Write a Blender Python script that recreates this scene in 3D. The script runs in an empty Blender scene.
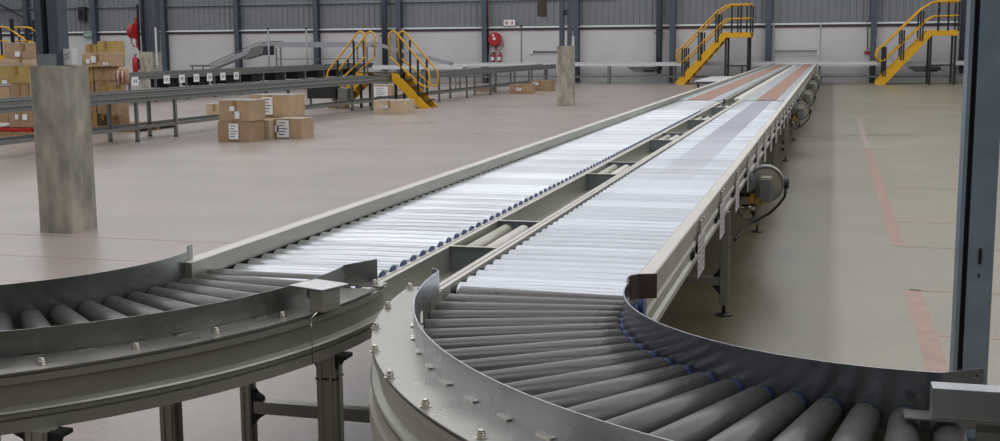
import bpy, math, random
from mathutils import Vector, Matrix
random.seed(7)
R = math.radians
PI = math.pi
SC = bpy.context.scene
COL = SC.collection

# ------------------------------------------------------------------ materials
def _mat(name):
    m = bpy.data.materials.new(name); m.use_nodes = True
    nt = m.node_tree; b = nt.nodes['Principled BSDF']
    return m, nt, b

def srgb(r, g, b):
    f = lambda c: ((c/255+.055)/1.055)**2.4 if c > 10 else c/255/12.92
    return (f(r), f(g), f(b), 1)

def mat(name, col, rough=.6, metal=0., var=.12, scale=6., bump=0., stretch=(1, 1, 1), coat=0., rvar=0., objvar=0., spec=.5):
    m, nt, b = _mat(name)
    N = nt.nodes; L = nt.links
    tc = N.new('ShaderNodeTexCoord'); mp = N.new('ShaderNodeMapping'); mp.inputs['Scale'].default_value = stretch
    L.new(tc.outputs['Object'], mp.inputs[0])
    n = N.new('ShaderNodeTexNoise'); n.inputs['Scale'].default_value = scale; n.inputs['Detail'].default_value = 6
    L.new(mp.outputs[0], n.inputs['Vector'])
    mr = N.new('ShaderNodeMapRange'); mr.inputs[1].default_value = .3; mr.inputs[2].default_value = .7
    mr.inputs[3].default_value = 1-var; mr.inputs[4].default_value = 1+var
    L.new(n.outputs['Fac'], mr.inputs[0])
    val = mr.outputs[0]
    if objvar:
        oi = N.new('ShaderNodeObjectInfo'); m2 = N.new('ShaderNodeMapRange')
        m2.inputs[3].default_value = 1-objvar; m2.inputs[4].default_value = 1+objvar
        L.new(oi.outputs['Random'], m2.inputs[0])
        mu = N.new('ShaderNodeMath'); mu.operation = 'MULTIPLY'
        L.new(val, mu.inputs[0]); L.new(m2.outputs[0], mu.inputs[1]); val = mu.outputs[0]
    vm = N.new('ShaderNodeVectorMath'); vm.operation = 'SCALE'; vm.inputs[0].default_value = col[:3]
    L.new(val, vm.inputs['Scale']); L.new(vm.outputs[0], b.inputs['Base Color'])
    b.inputs['Roughness'].default_value = rough; b.inputs['Metallic'].default_value = metal
    b.inputs['Coat Weight'].default_value = coat; b.inputs['Coat Roughness'].default_value = .15
    b.inputs['Specular IOR Level'].default_value = spec
    if rvar:
        r = N.new('ShaderNodeMapRange'); r.inputs[1].default_value = .3; r.inputs[2].default_value = .7
        r.inputs[3].default_value = rough-rvar; r.inputs[4].default_value = rough+rvar
        L.new(n.outputs['Fac'], r.inputs[0]); L.new(r.outputs[0], b.inputs['Roughness'])
    if bump:
        bp = N.new('ShaderNodeBump'); bp.inputs['Strength'].default_value = bump; bp.inputs['Distance'].default_value = .01
        L.new(n.outputs['Fac'], bp.inputs['Height']); L.new(bp.outputs[0], b.inputs['Normal'])
    return m

def floor_material():
    m, nt, b = _mat('polished_concrete'); N = nt.nodes; L = nt.links
    geo = N.new('ShaderNodeNewGeometry'); sep = N.new('ShaderNodeSeparateXYZ'); L.new(geo.outputs['Position'], sep.inputs[0])
    def noise(scale, st, detail=6):
        mp = N.new('ShaderNodeMapping'); mp.inputs['Scale'].default_value = st
        L.new(geo.outputs['Position'], mp.inputs[0])
        n = N.new('ShaderNodeTexNoise'); n.inputs['Scale'].default_value = scale; n.inputs['Detail'].default_value = detail
        L.new(mp.outputs[0], n.inputs['Vector']); return n
    def mix(f, a, bb, mode='MIX'):
        x = N.new('ShaderNodeMix'); x.data_type = 'RGBA'; x.blend_type = mode
        for i, s in ((0, f), (6, a), (7, bb)):
            if hasattr(s, 'links'): L.new(s, x.inputs[i])
            else: x.inputs[i].default_value = s
        return x.outputs[2]
    def ramp(src, a, c, lo=0., hi=1.):
        r = N.new('ShaderNodeMapRange'); r.inputs[1].default_value = a; r.inputs[2].default_value = c
        r.inputs[3].default_value = lo; r.inputs[4].default_value = hi; L.new(src, r.inputs[0]); return r.outputs[0]
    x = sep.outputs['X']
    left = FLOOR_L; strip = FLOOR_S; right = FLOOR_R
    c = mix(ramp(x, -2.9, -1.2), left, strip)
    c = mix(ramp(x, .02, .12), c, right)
    big = noise(.35, (1, 1, 1)); st = noise(1.0, (.5, 1.1, 1)); fine = noise(9, (1, 1.5, 1), 8)
    c = mix(ramp(big.outputs['Fac'], .35, .68, 0, .18), c, (c0 := srgb(128, 120, 112)))
    k = N.new('ShaderNodeMath'); k.operation = 'MULTIPLY'
    L.new(ramp(st.outputs['Fac'], .25, .75, .89, 1.09), k.inputs[0]); L.new(ramp(fine.outputs['Fac'], .3, .7, .95, 1.05), k.inputs[1])
    vm = N.new('ShaderNodeVectorMath'); vm.operation = 'SCALE'; L.new(c, vm.inputs[0]); L.new(k.outputs[0], vm.inputs['Scale'])
    L.new(vm.outputs[0], b.inputs['Base Color'])
    L.new(ramp(big.outputs['Fac'], .3, .7, .27, .36), b.inputs['Roughness'])
    b.inputs['Specular IOR Level'].default_value = .42
    bp = N.new('ShaderNodeBump'); bp.inputs['Strength'].default_value = .22; bp.inputs['Distance'].default_value = .01
    n3 = noise(26, (1, 1, 1), 3); L.new(n3.outputs['Fac'], bp.inputs['Height']); L.new(bp.outputs[0], b.inputs['Normal'])
    return m
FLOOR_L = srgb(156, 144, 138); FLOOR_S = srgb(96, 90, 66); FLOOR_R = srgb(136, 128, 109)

def brick_material():
    m, nt, b = _mat('painted_brick'); N = nt.nodes; L = nt.links
    geo = N.new('ShaderNodeNewGeometry'); mp = N.new('ShaderNodeMapping'); mp.inputs['Rotation'].default_value = (PI/2, 0, 0)
    L.new(geo.outputs['Position'], mp.inputs[0])
    br = N.new('ShaderNodeTexBrick'); br.inputs['Scale'].default_value = 1; br.inputs['Brick Width'].default_value = .4
    br.inputs['Row Height'].default_value = .12; br.inputs['Mortar Size'].default_value = .01
    br.inputs['Color1'].default_value = srgb(200, 197, 199); br.inputs['Color2'].default_value = srgb(197, 194, 196); br.inputs['Mortar'].default_value = srgb(191, 188, 190)
    L.new(mp.outputs[0], br.inputs['Vector'])
    n = N.new('ShaderNodeTexNoise'); n.inputs['Scale'].default_value = .6; n.inputs['Detail'].default_value = 8
    L.new(geo.outputs['Position'], n.inputs['Vector'])
    mr = N.new('ShaderNodeMapRange'); mr.inputs[3].default_value = .8; mr.inputs[4].default_value = 1.15; L.new(n.outputs['Fac'], mr.inputs[0])
    vm = N.new('ShaderNodeVectorMath'); vm.operation = 'SCALE'; L.new(br.outputs['Color'], vm.inputs[0]); L.new(mr.outputs[0], vm.inputs['Scale'])
    L.new(vm.outputs[0], b.inputs['Base Color']); b.inputs['Roughness'].default_value = .75
    return m

def cardboard(name, col):
    return mat(name, col, .75, var=.14, scale=4, objvar=.12)

M = dict(
    floor=floor_material(), brick=brick_material(),
    cladding=mat('grey_cladding', srgb(124, 126, 130), .5, var=.06, scale=1.5),
    steel=mat('painted_steel', srgb(72, 80, 92), .5, var=.12, scale=3),
    steel_dark=mat('dark_steel', srgb(48, 52, 60), .5, var=.1, scale=3),
    galv=mat('galvanised_steel', srgb(128, 134, 138), .45, .35, var=.16, scale=5, rvar=.08),
    flash=mat('flashing', srgb(200, 203, 205), .5, var=.05),
    redline=mat('red_oxide', srgb(150, 95, 95), .7),
    concrete=mat('rough_concrete', srgb(156, 150, 138), .9, var=.38, scale=5, bump=.5, stretch=(1.3, 1.3, .5)),
    zinc=mat('zinc_roller', (.63, .65, .69, 1), .30, .9, var=.09, scale=3, stretch=(.8, .12, .12), rvar=.03, objvar=.18),
    pvc=mat('grey_sleeve', srgb(88, 87, 84), .3, .2, var=.12, scale=4, rvar=.06, objvar=.1),
    blue=mat('blue_plastic', srgb(30, 60, 112), .4),
    black=mat('black_plastic', srgb(22, 22, 23), .5),
    post=mat('blue_grey_post', srgb(130, 146, 160), .45, .25, var=.14, scale=5, rvar=.08),
    palegrey=mat('pale_grey_paint', srgb(150, 153, 156), .5, .1, var=.05),
    tagpanel=mat('hanging_tag', srgb(196, 190, 190), .5, var=.05),
    ink2=mat('grey_print', srgb(150, 140, 142), .7),
    stainless_mid=mat('blue_stainless_guard', srgb(142, 144, 154), .2, .9, var=.15, scale=5, rvar=.06),
    lid=mat('shiny_lid', srgb(205, 205, 205), .3, .7, var=.05),
    ceiling=mat('roof_sheet', srgb(120, 122, 124), .7, var=.05),
    alu=mat('aluminium_frame', srgb(176, 174, 160), .4, .55, var=.06, scale=2, stretch=(1, .2, 1)),
    alu_side=mat('anodised_profile', srgb(164, 163, 152), .4, .6, var=.08, scale=2),
    cream=mat('cream_rail', srgb(205, 200, 192), .45, .2, var=.04, scale=2),
    stainless=mat('stainless_guard', srgb(176, 178, 182), .3, .9, var=.2, scale=5, rvar=.1),
    stainless_dark=mat('dark_stainless_guard', srgb(142, 143, 140), .28, .85, var=.2, scale=4, rvar=.08),
    plate=mat('brushed_plate', srgb(165, 162, 156), .33, .8, var=.14, scale=6, rvar=.08),
    bolt=mat('bright_bolt', srgb(200, 195, 185), .2, 1.),
    bronze=mat('brown_plate', srgb(92, 76, 72), .4, .5, var=.2, scale=10),
    belt_side=mat('slider_bed', srgb(178, 184, 190), .35, .4, var=.08, scale=1, stretch=(1, .3, 1)),
    orange=mat('terracotta_belt', srgb(150, 114, 98), .7, var=.08, scale=3),
    grey_belt=mat('grey_strip', srgb(120, 124, 136), .45, .3, var=.06),
    rack=mat('grey_conveyor_paint', srgb(112, 114, 112), .5, .2, var=.08),
    rack_dark=mat('dark_conveyor_underside', srgb(60, 62, 60), .6),
    green_belt=mat('green_grey_belt', srgb(98, 102, 96), .6),
    white=mat('white_paint', srgb(205, 205, 205), .5, var=.05),
    tag=mat('white_label', srgb(225, 225, 228), .6, var=.03),
    ink=mat('dark_ink', srgb(70, 72, 80), .7),
    yellow=mat('safety_yellow', srgb(214, 160, 18), .45, var=.08),
    tread=mat('stair_tread', srgb(70, 60, 38), .7),
    red=mat('signal_red', srgb(165, 30, 32), .4),
    hose=mat('red_hose', srgb(150, 48, 40), .5),
    redpaint=mat('faded_red_line', srgb(150, 112, 94), .35, var=.2, scale=6),
    redfaint=mat('worn_red_line', srgb(158, 132, 124), .35, var=.15, scale=6),
    scuff=mat('scuff_mark', srgb(80, 75, 66), .5),
    green=mat('exit_green', srgb(120, 150, 130), .5),
    card=cardboard('cardboard', srgb(168, 142, 112)), card2=cardboard('cardboard_brown', srgb(152, 126, 98)),
    card3=cardboard('cardboard_pale', srgb(178, 158, 132)), card4=cardboard('cardboard_yellow', srgb(165, 140, 84)),
    wrap=mat('film_wrap_top', srgb(225, 222, 220), .2, var=.12, scale=12, coat=.6, bump=.4),
    tape=mat('packing_tape', srgb(150, 118, 70), .25, coat=.4),
    wood=mat('pallet_wood', srgb(150, 125, 90), .8),
    motor=mat('motor_casting', srgb(172, 168, 152), .45, .4, var=.15, scale=12),
)
def banded_rollers():
    m = mat('zinc_roller_banded', (.57, .595, .65, 1), .36, .85, var=.06, scale=3, stretch=(.8, .12, .12), rvar=.03, objvar=.13)
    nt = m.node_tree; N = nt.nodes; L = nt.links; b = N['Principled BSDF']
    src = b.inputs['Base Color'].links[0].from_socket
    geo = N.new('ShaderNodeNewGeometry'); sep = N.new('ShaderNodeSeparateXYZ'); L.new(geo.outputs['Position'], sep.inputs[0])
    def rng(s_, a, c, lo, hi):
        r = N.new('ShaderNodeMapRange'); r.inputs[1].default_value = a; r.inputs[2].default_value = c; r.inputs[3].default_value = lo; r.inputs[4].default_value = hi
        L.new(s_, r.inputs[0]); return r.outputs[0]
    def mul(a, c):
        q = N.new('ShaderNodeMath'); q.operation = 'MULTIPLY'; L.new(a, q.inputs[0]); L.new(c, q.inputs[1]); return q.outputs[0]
    z = mul(mul(rng(sep.outputs['X'], -1.235, -1.215, 0, 1), rng(sep.outputs['X'], -.945, -.925, 1, 0)), rng(sep.outputs['Y'], 7.5, 14, 0, 1))  # grey lengthwise band on the rollers, fading in with distance along Y
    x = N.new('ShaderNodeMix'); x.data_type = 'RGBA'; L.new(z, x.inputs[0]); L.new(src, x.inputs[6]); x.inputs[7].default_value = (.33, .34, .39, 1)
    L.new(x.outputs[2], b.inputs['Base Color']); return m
M['zinc_banded'] = banded_rollers()
# cardboard that is seen through stretch film
for k in ('card', 'card3'):
    M[k].node_tree.nodes['Principled BSDF'].inputs['Coat Weight'].default_value = .25

# ------------------------------------------------------------------ mesh builder
class MB:
    def __init__(s): s.v = []; s.f = []; s.sm = []
    def add(s, vs, fs, smooth=False):
        o = len(s.v); s.v += [tuple(v) for v in vs]
        for f in fs: s.f.append([i+o for i in f]); s.sm.append(smooth)
        return s
    def box(s, x0, x1, y0, y1, z0, z1, rz=0, c=None):
        vs = [(x, y, z) for z in (z0, z1) for (x, y) in ((x0, y0), (x1, y0), (x1, y1), (x0, y1))]
        if rz:
            cx, cy = c or ((x0+x1)/2, (y0+y1)/2)
            vs = [(cx+(x-cx)*math.cos(rz)-(y-cy)*math.sin(rz), cy+(x-cx)*math.sin(rz)+(y-cy)*math.cos(rz), z) for x, y, z in vs]
        return s.add(vs, [(0, 3, 2, 1), (4, 5, 6, 7), (0, 1, 5, 4), (1, 2, 6, 5), (2, 3, 7, 6), (3, 0, 4, 7)])
    def bar(s, a, b, w, h):
        a = Vector(a); b = Vector(b); d = (b-a).normalized()
        up = Vector((0, 0, 1)) if abs(d.z) < .95 else Vector((0, 1, 0))
        sx = d.cross(up).normalized(); sz = sx.cross(d).normalized()
        vs = []
        for p in (a, b):
            for i, j in ((-1, -1), (1, -1), (1, 1), (-1, 1)): vs.append(p+sx*i*w/2+sz*j*h/2)
        return s.add(vs, [(0, 3, 2, 1), (4, 5, 6, 7), (0, 1, 5, 4), (1, 2, 6, 5), (2, 3, 7, 6), (3, 0, 4, 7)])
    def cyl(s, a, b, r, r2=None, n=16, ends=True, bev=0.):
        a = Vector(a); b = Vector(b); d = (b-a); ln = d.length; d.normalize(); r2 = r if r2 is None else r2
        up = Vector((0, 0, 1)) if abs(d.z) < .95 else Vector((1, 0, 0))
        sx = d.cross(up).normalized(); sz = sx.cross(d).normalized()
        prof = [(0, r), (ln, r2)]
        if bev: prof = [(0, r-bev), (bev, r), (ln-bev, r2), (ln, r2-bev)]
        vs = []
        for t, rr in prof:
            for i in range(n):
                an = 2*PI*i/n; vs.append(a+d*t+sx*rr*math.cos(an)+sz*rr*math.sin(an))
        for k in range(len(prof)-1):
            s_fs = [(k*n+i, k*n+(i+1) % n, (k+1)*n+(i+1) % n, (k+1)*n+i) for i in range(n)]
            if k == 0: o = len(s.v); s.v += [tuple(v) for v in vs]
            for f in s_fs: s.f.append([i+o for i in f]); s.sm.append(True)
        if ends:
            m = (len(prof)-1)*n
            s.f.append([o+i for i in range(n)][::-1]); s.sm.append(False)
            s.f.append([o+m+i for i in range(n)]); s.sm.append(False)
        return s
    def tube(s, pts, r, n=8, closed=False):
        pts = [Vector(p) for p in pts]; m = len(pts); o = len(s.v); prev = None
        for i, p in enumerate(pts):
            if closed: d = pts[(i+1) % m]-pts[i-1]
            else: d = pts[min(i+1, m-1)]-pts[max(i-1, 0)]
            d.normalize()
            if prev is None:
                up = Vector((0, 0, 1)) if abs(d.z) < .9 else Vector((0, 1, 0)); sx = d.cross(up).normalized()
            else: sx = (prev-d*prev.dot(d)).normalized()
            prev = sx; sz = sx.cross(d)
            for k in range(n):
                an = 2*PI*k/n; s.v.append(tuple(p+sx*r*math.cos(an)+sz*r*math.sin(an)))
        for i in range(m if closed else m-1):
            j = (i+1) % m
            for k in range(n): s.f.append([o+i*n+k, o+i*n+(k+1) % n, o+j*n+(k+1) % n, o+j*n+k]); s.sm.append(True)
        if not closed:
            s.f.append([o+k for k in range(n)][::-1]); s.sm.append(False)
            s.f.append([o+(m-1)*n+k for k in range(n)]); s.sm.append(False)
        return s
    def sweep(s, prof, path, closed_prof=True):
        """prof: (offset sideways, z); path: list of (x, y, nx, ny) with the sideways direction."""
        o = len(s.v); n = len(prof); m = len(path)
        for x, y, nx, ny in path:
            for u, z in prof: s.v.append((x+nx*u, y+ny*u, z))
        for i in range(m-1):
            for k in range(n if closed_prof else n-1):
                s.f.append([o+i*n+k, o+i*n+(k+1) % n, o+(i+1)*n+(k+1) % n, o+(i+1)*n+k]); s.sm.append(False)
        if closed_prof:
            s.f.append([o+k for k in range(n)][::-1]); s.sm.append(False)
            s.f.append([o+(m-1)*n+k for k in range(n)]); s.sm.append(False)
        return s
    def prism(s, poly, a, b, axis='Y'):
        """polygon in the plane square to axis, drawn out from a to b"""
        def P(p, t): return {'Y': (p[0], t, p[1]), 'X': (t, p[0], p[1]), 'Z': (p[0], p[1], t)}[axis]
        n = len(poly); vs = [P(p, a) for p in poly]+[P(p, b) for p in poly]
        return s.add(vs, [tuple(range(n)), tuple(range(2*n-1, n-1, -1))]+[(i, i+n, (i+1) % n+n, (i+1) % n) for i in range(n)])
    def disc(s, c, r, axis, th, n=20):
        a = Vector(axis).normalized(); c = Vector(c); return s.cyl(c-a*th/2, c+a*th/2, r, n=n)
    def build(s, name, m, parent=None, smooth_all=None, bevel=0.):
        me = bpy.data.meshes.new(name); me.from_pydata(s.v, [], s.f); me.materials.append(m)
        for p, sm in zip(me.polygons, s.sm): p.use_smooth = sm if smooth_all is None else smooth_all
        import bmesh
        bm = bmesh.new(); bm.from_mesh(me); bmesh.ops.recalc_face_normals(bm, faces=bm.faces); bm.to_mesh(me); bm.free()
        me.update()
        o = bpy.data.objects.new(name, me); COL.objects.link(o)
        if parent is not None: o.parent = parent
        if bevel:
            md = o.modifiers.new('bevel', 'BEVEL'); md.width = bevel; md.segments = 2; md.limit_method = 'ANGLE'; md.angle_limit = R(40)
        return o

def tag(o, label=None, cat=None, group=None, kind=None):
    if label: o['label'] = label
    if cat: o['category'] = cat
    if group: o['group'] = group
    if kind: o['kind'] = kind
    return o
def thing(name, loc, label, cat, group=None, rz=0):
    o = bpy.data.objects.new(name, None); o.empty_display_size = .2; COL.objects.link(o)
    o.location = loc; o.rotation_euler = (0, 0, rz); return tag(o, label, cat, group)
def children(o): return list(KIDS.get(o.name, []))
def copy_tree(o, loc=None, rz=None, label=None, parent=None):
    c = o.copy(); COL.objects.link(c); c.parent = parent
    if loc is not None: c.location = loc
    if rz is not None: c.rotation_euler = (0, 0, rz)
    if label: c['label'] = label
    for ch in [k for k in bpy.data.objects if k.parent == o]: copy_tree(ch, parent=c)
    return c
def dup_part(o, parent, loc, rot=None):
    c = o.copy(); COL.objects.link(c); c.parent = parent; c.location = loc
    if rot is not None: c.rotation_euler = rot
    for ch in o.children_list if hasattr(o, 'children_list') else []: pass
    return c
def structure(o): o['kind'] = 'structure'; return o

# ------------------------------------------------------------------ room shell
WY = 57.4; WX0 = -50.; WX1 = 24.; FY = -16.; HT = 10.; DADO = 2.62
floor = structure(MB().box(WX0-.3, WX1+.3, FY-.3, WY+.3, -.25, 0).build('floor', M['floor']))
wb = structure(MB().box(WX0, WX1, WY, WY+.25, 0, DADO).build('wall_back', M['brick']))
c = MB(); x = WX0; P = .3; prof = []
while x < WX1:
    prof += [(x, WY+.05), (x+.2, WY+.05), (x+.225, WY+.0), (x+.275, WY+.0)]; x += P
vs = []; fs = []
for i, (px_, py_) in enumerate(prof): vs += [(px_, py_, DADO), (px_, py_, HT)]
for i in range(len(prof)-1): fs.append((2*i, 2*i+2, 2*i+3, 2*i+1))
c.add(vs, fs); c.box(WX0, WX1, WY+.06, WY+.2, DADO, HT)
o = structure(c.build('wall_back_cladding', M['cladding'], wb))
for nm, a in (('wall_left', (WX0-.25, WX0, FY, WY)), ('wall_right', (WX1, WX1+.25, FY, WY)), ('wall_front', (WX0, WX1, FY-.25, FY))):
    w = structure(MB().box(*a, 0, HT).build(nm, M['cladding']))
k = 1
def trim(mb, m):
    global k
    o = structure(mb.build('trim_%d' % k, m)); k += 1; return o
trim(MB().prism([(WY-.08, DADO+.03), (WY, DADO+.03), (WY, DADO+.11), (WY-.03, DADO+.11)], WX0, WX1, 'X'), M['flash'])
trim(MB().box(WX0, WX1, WY-.07, WY, DADO-.06, DADO+.03), M['steel_dark'])
trim(MB().box(WX0, WX1, WY-.02, WY, DADO-.10, DADO-.06), M['redline'])
for z in (3.98, 5.6, 7.4): trim(MB().box(WX0, -10 if z < 4 else WX1, WY-.08, WY, z, z+.10), M['galv'])
def i_beam(mb, x, y, w, d, z0, z1, t=.03):
    mb.box(x-w/2, x+w/2, y-d/2, y-d/2+t, z0, z1); mb.box(x-w/2, x+w/2, y+d/2-t, y+d/2, z0, z1)
    mb.box(x-t/2, x+t/2, y-d/2+t, y+d/2-t, z0, z1); return mb
for x in (-46.9, -42.7, -38.45, -34.26, -29.97, -25.5, -21.0, -16.53, -11.93, -7.3, -2.88, 1.77, 6.1, 10.6, 15.2, 19.8):
    trim(i_beam(MB(), x, WY-.2, .25, .36, 0, HT), M['steel'])
for i, (x, lab) in enumerate(((-34.85, 'beside the concrete stand with the hose reel'), (-21.75, 'behind the yellow crossover steps'), (-7.92, 'left of the yellow stairs'), (5.56, 'behind the far right yellow stairs'))):
    m = MB(); m.cyl((x, WY-.33, .62), (x, WY-.33, HT-.05), .15, n=14); m.cyl((x, WY-.33, .42), (x, WY-.33, .62), .08, .15, n=14)
    t = tag(m.build('downpipe', M['steel']), 'dark round rainwater pipe on the back wall, ' + lab, 'pipe')
    MB().box(x-.2, x+.2, WY-.52, WY-.09, 2.3, 2.36).build('bracket', M['steel_dark'], t)

# floor markings (painted on the floor)
def paint(x0, x1, y0, y1, m='redpaint'):
    structure(MB().box(x0, x1, y0, y1, 0, .0015).build('painted_line', M[m], floor))
paint(.57, .68, 11.08, 21.5); paint(.56, .68, 6.3, 9.12); paint(.6, .68, 21.5, 30, 'redfaint')
for y, x0, x1 in ((12.6, .66, 6), (11.05, .62, 6), (9.08, .6, 6), (7.66, .68, 6), (15.6, .8, 6)): paint(x0, x1, y, y+.035)
for y, x0, x1 in ((9.9, -9.5, -3.4), (8.85, -9.5, -4.2), (7.85, -8.5, -5)): paint(x0, x1, y, y+.05, 'redfaint')
tag(MB().box(.25, 1.75, 24.5, 24.56, 0, .002).build('floor_joint', M['scuff'], floor), kind='structure')

# ------------------------------------------------------------------ straight roller conveyors
RZ = .81; RR = .047; PITCH = .132; ZT = .92
Y0 = 4.52; Y_BELT = 20.6; Y_END = 56.1
def roller_mesh(half, r, mname, name='roller', r2=None, n=20):
    mb = MB().cyl((-half, 0, 0), (half, 0, 0), r, r2, n=n, bev=.006)
    return mb.build(name, M[mname])
def side_profile(s):
    """outer rail cross-section: lip at the top, recessed face, groove and bottom flange; s = +1 looks to +X"""
    p = [(-.036, .92), (.036, .92), (.036, .903), (.018, .9), (.018, .862), (.012, .858), (.012, .80), (.022, .79), (.022, .775), (.014, .77),
         (.014, .735), (.03, .725), (.03, .70), (-.036, .70)]
    return [(u*s, z) for u, z in p]
def line_path(x, y0, y1): return [(x, y0, 1, 0), (x, y1, 1, 0)]
LEGY = [7.95, 11.65, 15.3, 18.93, 23.0, 27.1, 31.2, 35.4, 39.6, 43.8, 48.0, 52.2]

def straight(name, label, xa, xb, outer, y0, xin, yr):
    """xa, xb: faces of the roller lane; outer: -1 outer rail on the left, +1 on the right"""
    t = thing(name, ((xa+xb)/2, y0, 0), label, 'conveyor'); ox = (xa+xb)/2; oy = y0
    Y1 = Y_END
    xo = xa-.036 if outer < 0 else xb+.0275
    r1 = MB().sweep([(u*(.9 if outer > 0 else 1), z) for u, z in side_profile(outer)], line_path(xo-ox, yr-oy, Y1-oy)); r1.build('outer_rail', M['alu_side'], t)
    hw_ = .034 if outer < 0 else .0265
    cap = MB().box(xo-ox-hw_, xo-ox+hw_, yr-oy, Y1-oy, .9205, .9225).build('rail_cap', M['cream'], t)
    # inner rail with the slot along its top
    xi = xin
    m = MB(); a = xi-ox
    w_ = .05; m.box(a, a+w_*.42, yr-oy if outer < 0 else 0, Y1-oy, .70, .83); m.box(a+w_*.58, a+w_, yr-oy if outer < 0 else 0, Y1-oy, .70, .83); m.box(a+w_*.4, a+w_*.6, 0, Y1-oy, .70, .817)
    inner = m.build('inner_rail', M['cream'], t)
    # rollers
    half = (xb-xa)/2-.014
    zm = 'zinc' if outer < 0 else 'zinc_banded'
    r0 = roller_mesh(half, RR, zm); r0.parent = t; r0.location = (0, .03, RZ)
    capx = half-.004 if outer < 0 else -half+.004
    c0 = MB().cyl((capx-.002, 0, 0), (capx+(.012 if outer < 0 else -.03), 0, 0), .042 if outer < 0 else .036, n=18).build('end_cap', M['blue' if outer < 0 else 'black']); c0.parent = r0
    nr = int((Y_BELT-y0-.03)/PITCH); rest = MB()
    for i in range(1, nr):
        y = .03+i*PITCH
        if i < 100:
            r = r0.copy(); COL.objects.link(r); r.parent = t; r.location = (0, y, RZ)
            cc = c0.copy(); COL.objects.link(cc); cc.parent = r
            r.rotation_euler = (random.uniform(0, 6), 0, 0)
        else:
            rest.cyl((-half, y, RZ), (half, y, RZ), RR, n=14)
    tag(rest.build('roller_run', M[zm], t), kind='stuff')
    # bearing strips at the roller ends, pan below
    MB().box(xa-ox+.0005, xa-ox+.004, yr-oy, Y_BELT-oy, .74, .852 if outer < 0 else .80).build('bearing_shade_strip', M['black'], t)  # taller on the left conveyor, its black paints in shade between roller tips
    MB().box(xb-ox-.012, xb-ox-.001, 0, Y_BELT-oy, .74, .80).build('bearing_shade_strip', M['black'], t)
    MB().box(xa-ox+.013, xb-ox-.013, 0, Y1-oy, .715, .725).build('drive_pan', M['rack_dark'], t)
    # belt section
    w0, w1 = (-2.36, -2.0) if outer < 0 else (-1.215, -.885)
    MB().box(xa-ox+.002, xb-ox-.002, Y_BELT-oy, Y1-oy, .80, .855).build('slider_bed', M['belt_side'], t)
    MB().box(w0-ox, w1-ox, Y_BELT+.05-oy, Y1-oy-.05, .8555, .861).build('belt', M['orange'], t)
    if outer > 0:
        pass
    # legs
    for y in LEGY:
        for sx in (xa-.04, xb+.043):
            m = MB(); w = .025
            m.box(sx-ox-w, sx-ox+w, y-oy-w, y-oy+w, .07, .70)
            for q in (-1, 1): m.box(sx-ox+q*(w+.004)-.004, sx-ox+q*(w+.004)+.004, y-oy-.008, y-oy+.008, .07, .70)
            lg = m.build('leg', M['alu_side'], t)
            m = MB(); m.cyl((sx-ox, y-oy, .012), (sx-ox, y-oy, .07), .012, n=10); m.cyl((sx-ox, y-oy, 0), (sx-ox, y-oy, .014), .06, .045, n=16)
            m.build('foot', M['black'], lg)
            q = 1 if sx < ox else -1
            for z0, z1 in ((.265, .33), (.20, .135)):
                MB().prism([(sx-ox+q*w, (z0+z1)/2+(.03 if z1 > z0 else -.03)), (sx-ox+q*w, z0), (sx-ox+q*(w+.05), z0)], y-oy-.02, y-oy+.02).build('corner_bracket', M['black'], lg)
        MB().box(xa-ox-.01, xb-ox+.01, y-oy-.025, y-oy+.025, .205, .26).build('cross_bar', M['alu_side'], t)
    return t, ox, oy

LA, LB = -2.525, -1.813
RA, RB = -1.44, -.693
tl, lox, loy = straight('roller_conveyor', 'long straight conveyor of bright rollers on the left, edged with blue caps', LA, LB, -1, 4.40, -1.827, 4.34)
tr, rox, roy = straight('roller_conveyor', 'long straight conveyor of bright rollers on the right, with hanging tags and motors', RA, RB, 1, 4.49, -1.537, 4.36)

# grey strip on right conveyor just before the belt
strip = MB()
for y in [3+.0]: pass

# bolts, knobs and hanging slotted tags on the right-hand rail
def slotted_tag(y):
    x = -.640-rox; h0, h1 = .595, .815; y0 = y-roy; y1 = y0+.33
    m = MB().box(x, x+.004, y0, y1, h0, h1); lb = m.build('hanging_tag', M['tagpanel'], tr)
    m = MB()
    for k_ in range(6):
        z = h0+.03+.03*k_; m.box(x+.0045, x+.006, y0+.05, y0+.13+.03*(k_ % 2), z, z+.011); m.box(x+.0045, x+.006, y0+.19, y0+.28, z, z+.011)
    m.build('printing', M['ink2'], lb)
    MB().box(x-.02, x+.004, y0+.14, y0+.19, .816, .90).build('hanger', M['cream'], lb)
for i in range(12): slotted_tag(6.13+i*1.26)
for i in range(16):
    y = 5.95+i*1.26
    m = MB(); m.cyl((-.68-rox, y-roy, .755), (-.642-rox, y-roy, .755), .032, n=16); m.cyl((-.642-rox, y-roy, .755), (-.634-rox, y-roy, .755), .02, n=12)
    m.build('knob', M['black'], tr)
    for dy in (.28, .42):
        MB().cyl((-.655-rox, y+dy-roy, .885), (-.632-rox, y+dy-roy, .885), .007, n=8).build('bolt', M['bolt'], tr)

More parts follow.
